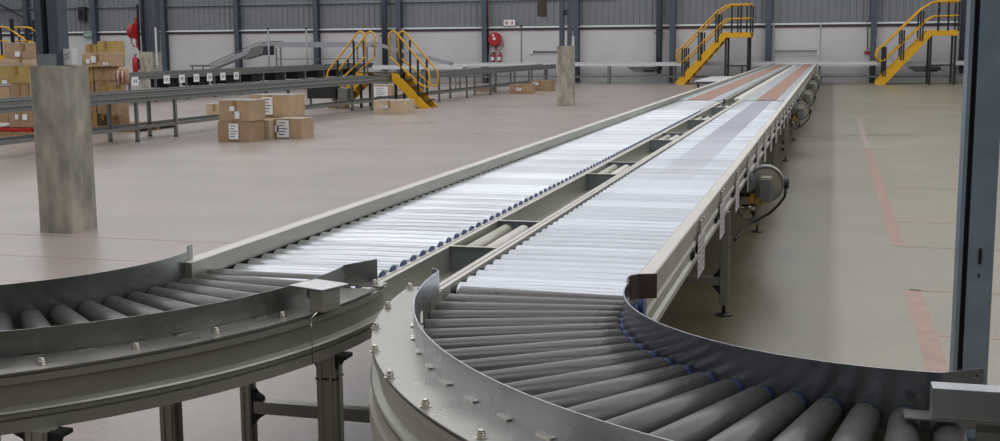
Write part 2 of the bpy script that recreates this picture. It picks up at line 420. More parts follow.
# ------------------------------------------------------------------ trough between the conveyors
tt = thing('divider_trough', (-1.655, 4.4, 0), 'narrow metal trough between the two straight conveyors', 'trough')
bx, by = -1.655, 4.4
m = MB(); m.box(-1.776-bx, -1.538-bx, 0, Y_END-by, .702, .708)
m.build('trough_floor', M['alu_side'], tt)
for q in (-1, 1):
    xx = (-1.7745 if q < 0 else -1.539)-bx
    MB().sweep([(-.0015, .702), (.0015, .702), (.0015, .83), (-.0015, .83)], line_path(xx, 0, Y_END-by)).build('side_lining', M['alu_side'], tt)
def brace(y):
    b_ = MB().box(-1.772-bx, -1.541-bx, y-by-.004, y-by+.004, .71, .83).build('cross_plate', M['galv'], tt)
    MB().box(-1.777-bx, -1.537-bx, y-by-.012, y-by+.012, .8305, .834).build('top_lip', M['cream'], b_)
for y in (5.49, 6.37, 8.88, 9.82, 12.2, 13.2, 15.55, 16.6, 18.75, 19.7): brace(y)
MB().box(-1.66-bx, -1.541-bx, 21.6-by, Y_END-by, .80, .838).build('cover_strip', M['cream'], tt)
MB().box(-1.772-bx, -1.762-bx, 20.8-by, Y_END-by, .71, .840).build('raised_flange', M['alu_side'], tt)
MB().box(-1.772-bx, -1.74-bx, 20.7-by, 20.78-by, .71, .865).build('end_stop', M['steel_dark'], tt)
for i, (a, b) in enumerate(((5.505, 6.355), (8.895, 9.805), (12.215, 13.185), (15.565, 16.585), (18.765, 19.685))):
    where = ['nearest the camera', 'second from the camera', 'third from the camera', 'fourth from the camera', 'farthest of the five'][i]
    u = thing('return_roller_pair', (-1.655, a, .71), 'pair of short lengthwise rollers in the trough, ' + where, 'rollers', 'short roller pairs in the trough')
    for q in (-.06, .04):
        r = MB().cyl((q, .05, .075), (q, b-a-.03, .075), .034, n=16, bev=.004).build('roller', M['alu' if q < 0 else 'cream'], u)
        MB().cyl((q, .015, .075), (q, .05, .075), .036, n=16).build('end_cap', M['blue'], r)

# ------------------------------------------------------------------ curves
def arc(cx, cy, r, a0, a1, n=40):
    out = []
    for i in range(n+1):
        a = R(a0+(a1-a0)*i/n); out.append((cx+r*math.cos(a), cy+r*math.sin(a), math.cos(a), math.sin(a)))
    return out
def acorn(parent, x, y, z):
    m = MB(); m.cyl((x, y, z), (x, y, z+.002), .016, n=14); m.cyl((x, y, z+.002), (x, y, z+.011), .0115, n=6)
    m.cyl((x, y, z+.011), (x, y, z+.016), .0105, .0095, n=12); m.cyl((x, y, z+.016), (x, y, z+.021), .0095, .0055, n=12)
    return m.build('dome_nut', M['bolt'], parent)
FRAME = [(-.03,.874),(-.012,.874),(-.012,.868),(-.002,.866),(-.002,.845),(-.018,.838),(-.020,.775),(.002,.768),(.006,.762),(-.004,.756),(-.003,.744),(-.012,.742),(-.012,.738),(-.001,.736),(-.001,.70),(-.03,.70)]
def leg_post(parent, x, y, top, w=.036, mname='alu_side', bracket=True):
    m = MB(); m.box(x-w, x+w, y-w, y+w, .05, top)
    for sx in (-1, 1):
        m.box(x+sx*w*.55-.006, x+sx*w*.55+.006, y-w-.004, y-w, .05, top)
        m.box(x+sx*(w+.004)-.004, x+sx*(w+.004)+.004, y-.012, y+.012, .05, top)
    lg = m.build('leg', M[mname], parent)
    m = MB(); m.cyl((x, y, 0), (x, y, .014), .07, .05, n=16); m.cyl((x, y, .01), (x, y, .06), .014, n=10); m.build('foot', M['black'], lg)
    if bracket:
        m = MB()
        for s in (-1, 1):
            m.prism([(x+s*w, top-.002), (x+s*(w+.045), top-.002), (x+s*(w+.045), top-.016), (x+s*(w+.014), top-.03), (x+s*w, top-.06)], y-w*.8, y+w*.8)
        m.box(x-w-.003, x+w+.003, y-w-.003, y+w+.003, top-.095, top-.088)
        m.build('corner_bracket', M['black'], lg)
    return lg

# --- right curve
rc = thing('curved_roller_conveyor', (.3, 4.3, 0), 'curved conveyor of dark rollers with tall steel guards in the foreground, turning right', 'conveyor')
OX, OY = .3, 4.3
def sh(path): return [(x-OX, y-OY, nx, ny) for x, y, nx, ny in path]
GO = (.63, 4.26, 2.03); GI = (.285, 4.125, .962); PO = (.849, 4.333, 2.399)
GOA = (182.6, 262); GIA = (178, 267)
# outer guard: an upright sheet with a folded foot
po = arc(*GO, *GOA, 60)
MB().sweep([(0, .878), (.004, .878), (.004, .965), (0, .965)], sh(po)).build('outer_guard', M['stainless'], rc, smooth_all=False)
# flare at the start of the outer guard
a = po[0]
m = MB(); pts = [(a[0]-OX, a[1]-OY), (a[0]-.004-OX, a[1]+.03-OY), (a[0]-.045-OX, a[1]+.075-OY)]
for (x0, y0), (x1, y1) in zip(pts, pts[1:]):
    dx, dy = x1-x0, y1-y0; l = math.hypot(dx, dy); nx, ny = -dy/l*.004, dx/l*.004
    m.prism([(x0, y0), (x1, y1), (x1+nx, y1+ny), (x0+nx, y0+ny)], .878, .965, 'Z')
m.build('guard_flare', M['stainless'], rc)
# plate between guard and frame edge
def between(A, B, a0, a1, z0, z1, n=60, off=0):
    pa = arc(A[0], A[1], A[2], a0, a1, n)
    vs = []; fs = []
    for i, (x, y, nx, ny) in enumerate(pa):
        # cast the radial ray of A onto circle B
        fx, fy = x-B[0], y-B[1]; bq = fx*nx+fy*ny; cq = fx*fx+fy*fy-B[2]**2
        tq = -bq+math.sqrt(max(bq*bq-cq, 0)); X2, Y2 = x+nx*tq, y+ny*tq
        vs += [(x-OX, y-OY, z1), (X2-OX, Y2-OY, z1), (X2-OX, Y2-OY, z0), (x-OX, y-OY, z0)]
    for i in range(n):
        for k_ in range(4):
            j = (k_+1) % 4; fs.append((4*i+k_, 4*i+j, 4*i+4+j, 4*i+4+k_))
    fs += [(0, 1, 2, 3), (4*n+3, 4*n+2, 4*n+1, 4*n)]
    return MB().add(vs, fs)
between((GO[0], GO[1], GO[2]+.004), PO, 180.5, 262, .876, .88).build('cover_plate', M['plate'], rc)
pf = [p for p in arc(*PO, 180.5, 257, 70)]
MB().sweep(FRAME, sh(pf)).build('outer_frame', M['alu_side'], rc)
MB().sweep([(-.02, .64), (.012, .64), (.012, .70), (-.02, .70)], sh([p for p in arc(PO[0], PO[1], PO[2], 181, 257, 60)])).build('lower_band', M['alu'], rc)
for x, y in ((-1.537, 4.247), (-1.50, 3.91), (-1.425, 3.599), (-1.318, 3.316), (-1.17, 3.054), (-.985, 2.819), (-.775, 2.616), (-.53, 2.42)): acorn(rc, x-OX, y-OY, .88)
# weld tabs along the foot of the guard
for i in range(12):
    a_ = 196+i*5; m = MB().sweep([(.004, .880), (.014, .880), (.014, .884), (.004, .884)], sh(arc(*GO, a_, a_+1.6, 4))); m.build('fixing_tab', M['bolt'], rc)
# inner guard
pi_ = arc(*GI, *GIA, 60)
MB().sweep([(-.004, .80), (0, .80), (0, .962), (-.004, .962)], sh(pi_)).build('inner_guard', M['stainless_mid'], rc)
MB().sweep([(-.034, .70), (-.006, .70), (-.006, .80), (-.034, .80)], sh(arc(*GI, 178, 274, 60))).build('inner_frame', M['alu_side'], rc)
a = pi_[-1]
m = MB().prism([(a[0]-OX, a[1]-OY), (a[0]+.06-OX, a[1]-.002-OY), (.405-OX, 3.235-OY), (.403-OX, 3.239-OY), (a[0]+.06-OX, a[1]+.003-OY), (a[0]-OX, a[1]+.004-OY)], .80, .962, 'Z'); m.build('guard_end', M['stainless_mid'], rc)
for z in (.885, .945): MB().cyl((.385-OX, 3.222-OY, z), (.385-OX, 3.230-OY, z), .005, n=8).build('bolt', M['black'], rc)
# flare plate beside the straight rail
m = MB(); a = pi_[0]; x0, y0 = a[0]-OX, a[1]-OY
pts = [(x0, y0), (x0-.016, y0+.05), (x0-.012, y0+.105), (x0+.012, y0+.14), (x0+.078, y0+.165)]
for (xa_, ya_), (xb_, yb_) in zip(pts, pts[1:]):
    dx, dy = xb_-xa_, yb_-ya_; l = math.hypot(dx, dy); nx, ny = dy/l*.004, -dx/l*.004
    m.prism([(xa_, ya_), (xb_, yb_), (xb_+nx, yb_+ny), (xa_+nx, ya_+ny)], .872, .965, 'Z')
m.build('guard_flare', M['bronze'], rc)
# dark tapered rollers
CR = (.31, 4.30)
def curve_roller(parent, cx, cy, ang, GIc, GOc, oxy, inner_blue=True, r1=.040, r2=.052, gap=.012):
    dx, dy = math.cos(R(ang)), math.sin(R(ang))
    def hit(C):
        fx, fy = cx-C[0], cy-C[1]; b_ = fx*dx+fy*dy; c_ = fx*fx+fy*fy-C[2]**2
        return -b_+math.sqrt(b_*b_-c_)
    t0 = hit(GIc)+gap; t1 = hit(GOc)-.02
    p0 = (cx+dx*t0-oxy[0], cy+dy*t0-oxy[1], .870-r1); p1 = (cx+dx*t1-oxy[0], cy+dy*t1-oxy[1], .870-r2)
    d = Vector(p1)-Vector(p0); L_ = d.length
    o = MB().cyl((0, 0, 0), (L_, 0, 0), r1, r2, n=24, bev=.008).build('roller', M['pvc'], parent)
    o.rotation_mode = 'QUATERNION'; o.rotation_quaternion = Vector((1, 0, 0)).rotation_difference(d.normalized()); o.location = p0
    MB().cyl((-.02, 0, 0), (.001, 0, 0), r1*.86, n=18).build('end_cap', M['blue' if inner_blue else 'black'], o)
    return o
ang = 177.5
while ang < 272:
    curve_roller(rc, CR[0], CR[1], ang, GI, GO, (OX, OY)); ang += 4.86
MB().sweep([(.03, .70), (.72, .70), (.72, .706), (.03, .706)], sh(arc(CR[0], CR[1], .96, 180, 275, 50))).build('drive_pan', M['rack_dark'], rc)
for x, y in ((-.42, 3.1), (-.98, 3.55)):
    pass
leg_post(rc, .05-OX, 3.3-OY, .70); leg_post(rc, -.9-OX, 3.05-OY, .64, bracket=False)

# continuing straight rail at the lower right
ex = thing('exit_conveyor', (.7, 2.7, 0), 'start of the straight conveyor at the lower right corner with a silver box rail', 'conveyor')
m = MB().box(-.438, 1.6, .315, .375, .8845, .962); m.build('box_rail', M['stainless'], ex, bevel=.002)
MB().box(-.5, 1.6, .307, .38, .880, .884).build('base_plate', M['plate'], ex)
MB().sweep([(0, .70), (.05, .70), (.05, .875), (.04, .875), (.04, .80), (.025, .80), (.025, .74), (.04, .74), (.0, .72)], [(-.33, .30, 0, 1), (1.6, .30, 0, 1)]).build('side_frame', M['alu_side'], ex)
MB().sweep([(0, .70), (.05, .70), (.05, .875), (.0, .875)], [(-.33, -.47, 0, 1), (1.6, -.47, 0, 1)]).build('side_frame', M['alu_side'], ex)
r0 = None
for i in range(8):
    o = MB().cyl((-.22+i*.15, -.40, .808), (-.22+i*.15, .28, .808), .046, n=24, bev=.008).build('roller', M['pvc'], ex)
    MB().cyl((-.22+i*.15, .28, .808), (-.22+i*.15, .298, .808), .035, n=16).build('end_cap', M['blue'], o)
leg_post(ex, .5, .33, .70); leg_post(ex, .5, -.44, .70, bracket=False)

# --- left curve
lc = thing('curved_roller_conveyor', (-3.6, 4.4, 0), 'curved conveyor of dark rollers turning away to the left, with a switch box', 'conveyor')
OX, OY = -3.6, 4.4
LGI = (-3.50, 4.28, .94); LGO = (-3.253, 4.145, 1.459); LPO = (-3.637, 4.243, 1.978)
og = arc(*LGO, -82, 3, 60)
MB().sweep([(-.004, .88), (0, .88), (0, .962), (-.004, .962)], sh(og)).build('outer_guard', M['stainless_dark'], lc)
a = og[-1]; x0, y0 = a[0]-OX, a[1]-OY
m = MB().prism([(x0-.004, y0), (x0, y0), (x0+.078, y0+.15), (x0+.073, y0+.152)], .88, .965, 'Z'); m.build('guard_flare', M['stainless_dark'], lc)
between((LGO[0], LGO[1], LGO[2]), LPO, -82, 2, .876, .88).build('cover_plate', M['plate'], lc)
MB().box(-1.8-OX, -1.66-OX, 4.25-OY, 4.33-OY, .876, .88).build('cover_plate', M['plate'], lc)
MB().sweep(FRAME, sh(arc(*LPO, -82, 2.5, 60))).build('outer_frame', M['alu_side'], lc)
for x, y in ((-2.42, 2.74), (-2.222, 2.942), (-2.048, 3.168), (-1.908, 3.413), (-1.798, 3.675)): acorn(lc, x-OX, y-OY, .88)
acorn(lc, -1.70-OX, 4.29-OY, .88)
for i in range(9):
    a_ = -70+i*6.2; MB().sweep([(.002, .880), (.014, .880), (.014, .884), (.002, .884)], sh(arc(*LGO, a_, a_+2.2, 4))).build('fixing_tab', M['bolt'], lc)
MB().sweep([(0, .80), (.004, .80), (.004, .962), (0, .962)], sh(arc(*LGI, -82, 6, 60))).build('inner_guard', M['stainless_dark'], lc)
a = arc(*LGI, 0, 6, 1)[-1]
MB().prism([(a[0]-OX, a[1]-OY), (a[0]+.005-OX, a[1]-OY), (a[0]-.004-OX, a[1]+.05-OY), (a[0]-.009-OX, a[1]+.05-OY)], .86, .985, 'Z').build('guard_flare', M['stainless_dark'], lc)
MB().sweep([(-.03, .70), (-.003, .70), (-.003, .80), (-.03, .80)], sh(arc(*LGI, -82, 6, 60))).build('inner_frame', M['alu_side'], lc)
ang = -1.0
while ang > -86:
    curve_roller(lc, -3.6, 4.50, ang, LGI, LGO, (OX, OY), inner_blue=False, r1=.041, r2=.052, gap=.022); ang -= 5.05
MB().sweep([(.06, .70), (.70, .70), (.70, .706), (.06, .706)], sh(arc(-3.5, 4.28, .94, -82, 6, 50))).build('drive_pan', M['rack_dark'], lc)
leg_post(lc, -1.735-OX, 3.915-OY, .70); leg_post(lc, -2.57-OX, 4.2-OY, .70, w=.033)
leg_post(lc, -2.20-OX, 2.90-OY, .70)
leg_post(lc, -2.46-OX, 4.66-OY, .69, w=.026, bracket=False)
leg_post(lc, -2.90-OX, 3.5-OY, .70, bracket=False)
MB().box(-2.42-OX, -1.3-OX, 4.635-OY, 4.685-OY, .195, .25).build('cross_bar', M['alu_side'], lc)
# small scrap clamp on the leg
for sg, zz in ((1, .252), (-1, .193)):
    MB().prism([(-2.433-OX, zz), (-2.385-OX, zz), (-2.39-OX, zz+sg*.015), (-2.415-OX, zz+sg*.03), (-2.433-OX, zz+sg*.055)], 4.64-OY, 4.68-OY).build('corner_bracket', M['black'], lc)
MB().box(-2.535-OX, -2.50-OX, 4.18-OY, 4.22-OY, .50, .56).build('corner_bracket', M['black'], lc)
# switch box on the guard
sb = thing('switch_box', (-1.715, 3.835, .88), 'small grey metal box with a flat shiny lid on the left curve guard', 'box', rz=R(-20))
m = MB().box(-.10, .062, -.068, .068, .082, .086); m.build('lid', M['lid'], sb)
m = MB().box(-.012, .05, -.058, .035, .0, .082); m.build('body', M['alu'], sb, bevel=.004)
m = MB().cyl((-.045, -.02, .05), (-.045, .02, .05), .018, n=14); m.cyl((-.06, .0, .05), (-.005, .0, .05), .012, n=10); m.build('push_button', M['bolt'], sb)
MB().box(-.035, -.008, -.02, .03, .0, .075).build('back_block', M['black'], sb)
MB().tube([(.03, -.060, .012), (.035, -.066, .005), (.04, -.105, -.01), (.055, -.118, -.17)], .002, n=6).build('wire', M['bolt'], sb)

# ------------------------------------------------------------------ gear motors under the right conveyor
def gear_motor(y, label, loc_only=False):
    t = thing('gear_motor', (-.51, y, .44), label, 'motor', 'drive motors under the right conveyor')
    MB().cyl((0, -.05, .19), (0, .08, .19), .15, n=32, bev=.012).build('gear_housing', M['motor'], t)
    MB().tube([(.145*math.cos(a*PI/16), -.055, .19+.145*math.sin(a*PI/16)) for a in range(32)], .010, n=6, closed=True).build('rim', M['rack'], t)
    MB().cyl((.13, .0, .19), (.19, .0, .19), .045, n=16).build('shaft_cover', M['black'], t)
    m = MB(); m.box(-.035, .055, -.26, -.06, .06, .25); m.build('terminal_box', M['rack'], t, bevel=.006)
    MB().box(-.03, .05, -.24, -.07, .2505, .262).build('box_lid', M['motor'], t)
    m = MB(); m.cyl((-.15, -.30, .21), (-.15, .0, .21), .07, n=20)
    for i in range(7): m.cyl((-.15, -.28+i*.035, .21), (-.15, -.268+i*.035, .21), .082, n=20)
    m.build('motor_body', M['rack'], t)
    MB().box(-.22, -.09, -.10, .04, .08, .13).build('gear_foot', M['rack_dark'], t)
    MB().cyl((-.19, -.16, .0), (-.07, -.16, .0), .024, n=14).build('cylinder', M['bolt'], t)
    m = MB(); m.box(-.115, -.085, -.2, -.16, .04, .12); m.build('valve', M['yellow'], t)
    m = MB(); m.box(-.065, -.02, -.2, -.15, .03, .085); m.build('valve', M['yellow'], t)
    MB().tube([(-.20, -.2, .09), (-.21, -.22, -.02), (-.17, -.24, -.09), (-.11, -.24, -.10), (-.07, -.22, -.05), (-.06, -.2, .03)], .007, n=8).build('hose', M['bronze'], t)
    MB().tube([(.165, -.0, .16), (.16, -.01, .08), (.11, -.03, .01), (.04, -.05, -.06), (-.06, -.1, -.115), (-.13, -.2, -.14), (-.16, -.6, -.15), (-.17, -1.1, -.13)], .011, n=8).build('cable', M['black'], t)
    m = MB(); m.box(-.10, -.06, -.02, .02, .1, .32); m.box(-.05, .05, .05, .09, .3, .34); m.build('mount', M['galv'], t)
    return t
gm = gear_motor(10.3, 'round drive motor with yellow valves under the right conveyor, nearest the camera')
for y, l in ((21.6, 'drive motor under the right conveyor, second from the camera'), (27.6, 'drive motor under the right conveyor, third from the camera'),
             (34.5, 'drive motor under the right conveyor, fourth from the camera'), (43., 'drive motor under the right conveyor, farthest from the camera')):
    copy_tree(gm, loc=(-.51, y, .44), label=l)

# ------------------------------------------------------------------ concrete pillars and steel columns
def pillar(x0, x1, y0, y1, h, label, chip=True):
    t = thing('concrete_pillar', ((x0+x1)/2, (y0+y1)/2, 0), label, 'pillar', 'concrete pillar stubs'); cx, cy = (x0+x1)/2, (y0+y1)/2
    hx, hy = (x1-x0)/2, (y1-y0)/2; b = .02
    poly = [(-hx+b, -hy), (hx-b, -hy), (hx, -hy+b), (hx, hy-b), (hx-b, hy), (-hx+b, hy), (-hx, hy-b), (-hx, -hy+b)]
    MB().prism(poly, 0.0, h, 'Z').build('shaft', M['concrete'], t)
    return t
p1 = pillar(-7.53, -7.15, 10.06, 10.50, 1.64, 'large stained concrete pillar in the left foreground under a steel column')
p2 = pillar(-7.90, -7.44, 35.0, 35.45, 1.78, 'mottled concrete pillar standing alone in the middle of the open floor')
p3 = pillar(-30.60, -29.95, 48.8, 49.6, 1.64, 'far concrete pillar beside the fire hose reel, behind the conveyors on the left')
t = thing('steel_column', (-7.36, 10.23, 1.64), 'dark blue-grey steel column with a slot, on the foreground concrete pillar', 'column')
MB().box(-.13, -.055, -.09, .07, 0, 7).build('flange', M['steel'], t); MB().box(.015, .13, -.09, .07, 0, 7).build('flange', M['steel'], t)
MB().box(-.055, .015, .03, .05, 0, 7).build('web', M['black'], t); MB().box(-.11, .10, -.11, -.09, 0, .115).build('base_plate', M['galv'], t)  # web coloured black to paint in the shade inside the slot
t = thing('junction_box', (-7.19, 10.24, 1.645), 'white junction box standing on the foreground concrete pillar', 'box')
MB().box(-.038, .06, -.05, .05, 0, .155).build('housing', M['white'], t, bevel=.005)
m = MB()
for dx, dz in ((-.01, .10), (.015, .10), (.0, .07), (.025, .12), (.025, .075), (-.012, .055)): m.box(dx-.005, dx+.005, -.053, -.0495, dz-.006, dz+.006)
m.build('contact_marks', M['ink'], t)
t = thing('steel_column', (-7.67, 35.22, 1.78), 'twin steel column rising from the middle concrete pillar', 'column')
for q in (-.12, .12): MB().box(q-.06, q+.06, -.1, .1, 0, 7).build('flange', M['steel'], t)
for z in (.9, 2.1, 3.4): MB().box(-.06, .06, -.02, .02, z, z+.16).build('web_plate', M['steel_dark'], t)
for q in (-.215, .215): MB().box(q-.03, q+.03, -.06, .06, 0, .28).build('corner_guard', M['white'], t)
t = thing('steel_column', (-30.2, 49.2, 1.64), 'steel column rising from the far left concrete pillar', 'column')
MB().box(-.36, -.26, -.2, .2, 0, 8).build('flange', M['steel_dark'], t); MB().box(.26, .36, -.2, .2, 0, 8).build('flange', M['steel'], t)
MB().box(-.26, .26, -.02, .02, 0, 8).build('web', M['steel'], t); MB().box(.36, .42, -.23, -.17, -.6, 1.1).build('conduit', M['white'], t)
# right foreground post
t = thing('steel_column', (.658, 5.7, 0), 'tall blue-grey steel column in the right foreground', 'column')
m = MB(); m.box(-.085, -.068, -.075, .09, 0, 5.5); m.build('flange', M['post'], t)
m = MB(); m.box(-.068, -.045, -.01, .01, 0, 5.5); m.build('web', M['steel_dark'], t)
m = MB(); m.box(-.045, .062, -.075, .09, 0, 5.5); m.build('box_section', M['post'], t)
m = MB(); m.box(-.002, .012, -.0785, -.074, .82, .89); m.box(.0, .008, -.0785, -.074, .76, .775); m.build('slot_hole', M['black'], t)
m = MB(); m.box(-.15, .13, -.15, .15, 0, .012); m.build('base_plate', M['steel_dark'], t)

# ------------------------------------------------------------------ racks / other conveyors
def line_conveyor(name, loc, rz, L_, w, ztop, label, legs, shelf=None, top='rack', side='rack', depth=.22, cat='conveyor', two_sided=True):
    t = thing(name, loc, label, cat, rz=rz)
    prof = [(-.03, ztop), (.03, ztop), (.03, ztop-.02), (.018, ztop-.03), (.018, ztop-.09), (.03, ztop-.10), (.03, ztop-.125), (.012, ztop-.13), (.012, ztop-depth+.03), (.035, ztop-depth+.02), (.035, ztop-depth), (-.03, ztop-depth)]
    MB().sweep(prof, line_path(0, 0, L_)).build('side_rail', M[side], t)
    MB().sweep([(-u, z) for u, z in prof], line_path(-w, 0, L_)).build('side_rail', M[side], t)
    MB().box(-w+.03, -.03, 0, L_, ztop-.08, ztop-.03).build('bed', M[top], t)
    for y in legs:
        for x in (0, -w):
            lg = MB().box(x-.03, x+.03, y-.03, y+.03, .03, ztop-depth).build('leg', M['rack'], t)
            MB().cyl((x, y, 0), (x, y, .03), .05, n=10).build('foot', M['rack_dark'], lg)
        MB().box(-w+.03, -.03, y-.02, y+.02, .25, .30).build('cross_bar', M['rack'], t)
    if shelf:
        for x in (0, -w): MB().box(x-.02, x+.02, shelf[1], shelf[2], shelf[0]-.03, shelf[0]+.03).build('lower_rail', M['rack'], t)
    return t
cA = line_conveyor('line_conveyor', (-13.3, 12, 0), -math.atan(.0345), 40.5, .62, .97, 'long grey conveyor crossing the left floor behind the taped boxes', [3.4, 8.55, 9.9, 14.9, 20, 25.5, 28.3, 31, 33.6, 36.2, 38.8], (.27, .3, 40), top='rack_dark', depth=.2)
cB = line_conveyor('line_conveyor', (-22, 33, 0), 0, 23, 1.0, 1.0, 'grey conveyor with a row of white number plates along its side', [1+2*i for i in range(11)], (.35, 0, 23), top='green_belt', depth=.22)
for i, y in enumerate((34.7, 36.65, 37.65, 38.65, 39.6, 40.6, 41.65)):
    pl = MB().box(.037, .05, y-33-.19, y-33+.19, .60, .88).build('number_plate', M['tag'], cB)
    for q in (-.08, .04): MB().box(.0505, .053, y-33+q, y-33+q+.05, .68, .80).build('numeral', M['ink'], pl)
for i in range(9):
    MB().box(-.8, -.15, 4+i*2.1, 4.8+i*2.1, .45, .77).build('drive_unit', M['black'], cB)
cW = line_conveyor('line_conveyor', (-20.5, 56.2, 0), -PI/2, 27.5, .55, .98, 'pale conveyor running along the foot of the back wall', [1+3.1*i for i in range(9)], (.3, 0, 27.5), top='white', side='white', depth=.18)
cD = line_conveyor('line_conveyor', (-18.3, 46.5, 0), -PI/2, 3.9, .6, 1.03, 'short white-topped conveyor behind the yellow crossover steps', [.4, 2, 3.6], None, top='white', side='white', depth=.16)
for x, lab in ((-8.6, 'left of the middle yellow stairs'), (3.9, 'behind the far right yellow stairs')):
    t = thing('belt_drive_unit', (x, 56.42, .42), 'grey drive unit hung under the wall conveyor, ' + lab, 'machine', 'drive units under the wall conveyor')
    MB().prism([(-.7, .33), (.75, .33), (.55, .08), (-.35, .08)], -.1, .15).build('trough_body', M['rack'], t)
    m = MB(); m.cyl((.1, -.2, .22), (.6, -.2, .22), .09, n=14); m.cyl((.6, -.2, .22), (.72, -.2, .22), .06, n=12); m.build('motor', M['rack_dark'], t)
# inclined conveyor against the left of the back wall
t = thing('incline_conveyor', (-26.8, 55, 0), 'pale raised conveyor that climbs, runs level and drops again along the back wall', 'conveyor')
def seg(x0, z0, x1, z1, th, m, nm, y0=-.3, y1=.3): return MB().prism([(x0, z0-th), (x1, z1-th), (x1, z1), (x0, z0)], y0, y1).build(nm, M[m], t)
seg(-3.5, .95, -.6, 1.98, .26, 'palegrey', 'rising_section'); seg(-.6, 1.98, .3, 2.06, .16, 'palegrey', 'curved_section')
seg(0.3, 2.06, 5.3, 2.03, .26, 'palegrey', 'level_section'); seg(5.3, 2.0, 9.2, 1.02, .12, 'palegrey', 'falling_section')
for y in (-.3, .3): MB().tube([(-3.5, y, 1.0), (-.7, y, 2.06), (.3, y, 2.1)], .02, n=6).build('guide_rail', M['rack'], t)
MB().prism([(-1.6, 1.2), (-.5, 1.5), (-.45, 1.85), (-1.1, 1.80)], -.35, .34).build('drive_housing', M['rack'], t)
MB().box(-.75, -.2, -.33, .33, 1.42, 1.86).build('end_housing', M['steel_dark'], t)
for x in (.18, .42, 4.5, 5.0): MB().box(x-.03, x+.03, -.28, -.22, 0, 1.8).build('leg', M['rack'], t)
MB().box(.15, 4.9, -.27, -.23, 1.2, 1.24).build('stay', M['rack'], t); MB().box(-3.6, -4.6, -.3, .3, .86, .95).build('infeed', M['rack'], t)
for x in (-4.5, -3.9, -3.2): MB().box(x-.03, x+.03, -.28, -.22, 0, .86).build('leg', M['rack'], t)

# ------------------------------------------------------------------ yellow stairs
def side_stair(loc, label, run=2.1, rise=2.28, plat=1.2, deep=1.55, rz=0):
    t = thing('platform_stair', loc, label, 'stairs', 'yellow platform stairs', rz)
    n = 8
    for y in (0, deep):
        yy = (y-.03, y+.03)
        MB().prism([(0, 0), (.38, 0), (run+.12, rise-.2), (run+plat, rise-.2), (run+plat, rise+.03), (run-.05, rise+.03), (0, .12)], *yy).build('stringer', M['yellow'], t)
    for i in range(n):
        z = (i+.6)*rise/n; x = .2+(i+.5)*(run-.1)/n
        MB().box(x-.14, x+.14, .03, deep-.03, z-.02, z+.02).build('tread', M['tread'], t)
    MB().box(run-.05, run+plat, .03, deep-.03, rise-.06, rise).build('platform', M['tread'], t)
    for y in (-.02, deep+.02):
        base = [(.28, .35), (1.0, 1.06), (1.75, 1.86)]
        for x, z in base:
            for q in (0, .1): MB().box(x+q-.032, x+q+.032, y-.03, y+.03, z, z+1.27).build('post', M['steel_dark'] if 0 else M['black'], t)
        for x in ([run+.35, run+.75, run+plat-.03] if y < 0 else [run+.5, run+.9, run+plat-.03]):
            MB().box(x-.035, x+.035, y-.03, y+.03, rise, rise+1.22).build('post', M['black'], t)
        MB().tube([(.12, y, .98), (.0, y, 1.25), (.05, y, 1.5), (.3, y, 1.7), (run-.3, y, rise+.95), (run+.1, y, rise+1.2), (run+.3, y, rise+1.24), (run+plat, y, rise+1.24)], .04, n=8).build('handrail', M['yellow'], t)
        MB().tube([(.12, y, .98), (.35, y, 1.05), (run-.1, y, rise+.45), (run+.15, y, rise+.62), (run+plat, y, rise+.64)], .035, n=8).build('knee_rail', M['yellow'], t)
    for x in (run+.1, run+plat-.12):
        for y in (.05, deep-.05): MB().box(x-.045, x+.045, y-.04, y+.04, 0, rise-.2).build('leg', M['black'], t)
        MB().box(x-.02, x+.02, .05, deep-.05, .8, .85).build('brace', M['black'], t)
    MB().box(run+.1, run+plat-.12, .03, .07, .8, .86).build('brace', M['black'], t)
    return t
s1 = side_stair((-6.80, 54.55, 0), 'yellow platform stairs in the middle of the back wall')
s2 = copy_tree(s1, loc=(1.84, 54.55, 0), label='yellow platform stairs at the right end of the back wall, next to the foreground column')
s3 = side_stair((-33.3, 47.5, 0), rise=1.55, run=1.9, rz=PI, label='dim yellow platform stairs at the far left behind the pallet boxes')

def crossover(loc, label):
    t = thing('crossover_stair', loc, label, 'stairs', rz=0)
    zp = 1.03
    for s in (-1, 1):
        for y in (-.05, .75):
            MB().prism([(s*.45, zp-.01), (s*.6, zp-.01), (s*1.62, 0), (s*1.3, 0), (s*.45, zp-.22)], y-.03, y+.03).build('stringer', M['yellow'], t)
            MB().tube([(s*p, y, z) for p, z in ((.40, 1.5), (.36, 2.08), (.41, 2.2), (.52, 2.26), (.63, 2.18), (1.58, 1.08), (1.62, .9), (1.58, .66), (1.48, .60), (1.36, .68), (.48, 1.42), (.40, 1.5))], .028, n=8).build('handrail', M['yellow'], t)
            for p, z0, z1 in ((.74, .75, 1.98), (1.26, .3, 1.42)):
                MB().box(s*p-.025, s*p+.025, y-.025, y+.025, z0, z1).build('post', M['black'], t)
        for i in range(4):
            x = s*(.72+i*.22); z = zp-.2-i*.2
            MB().box(x-.13, x+.13, -.02, .72, z-.02, z+.02).build('tread', M['tread'], t)
        MB().box(s*.55-.03, s*.55+.03, -.05, .02, 0, zp).build('leg', M['black'], t); MB().box(s*.55-.03, s*.55+.03, .68, .75, 0, zp).build('leg', M['black'], t)
    MB().box(-.62, .62, -.02, .72, zp-.02, zp+.02).build('platform', M['tread'], t)
    return t
cs = crossover((-12.92, 33.3, 0), 'yellow crossover steps with looped handrails over the grey conveyor')
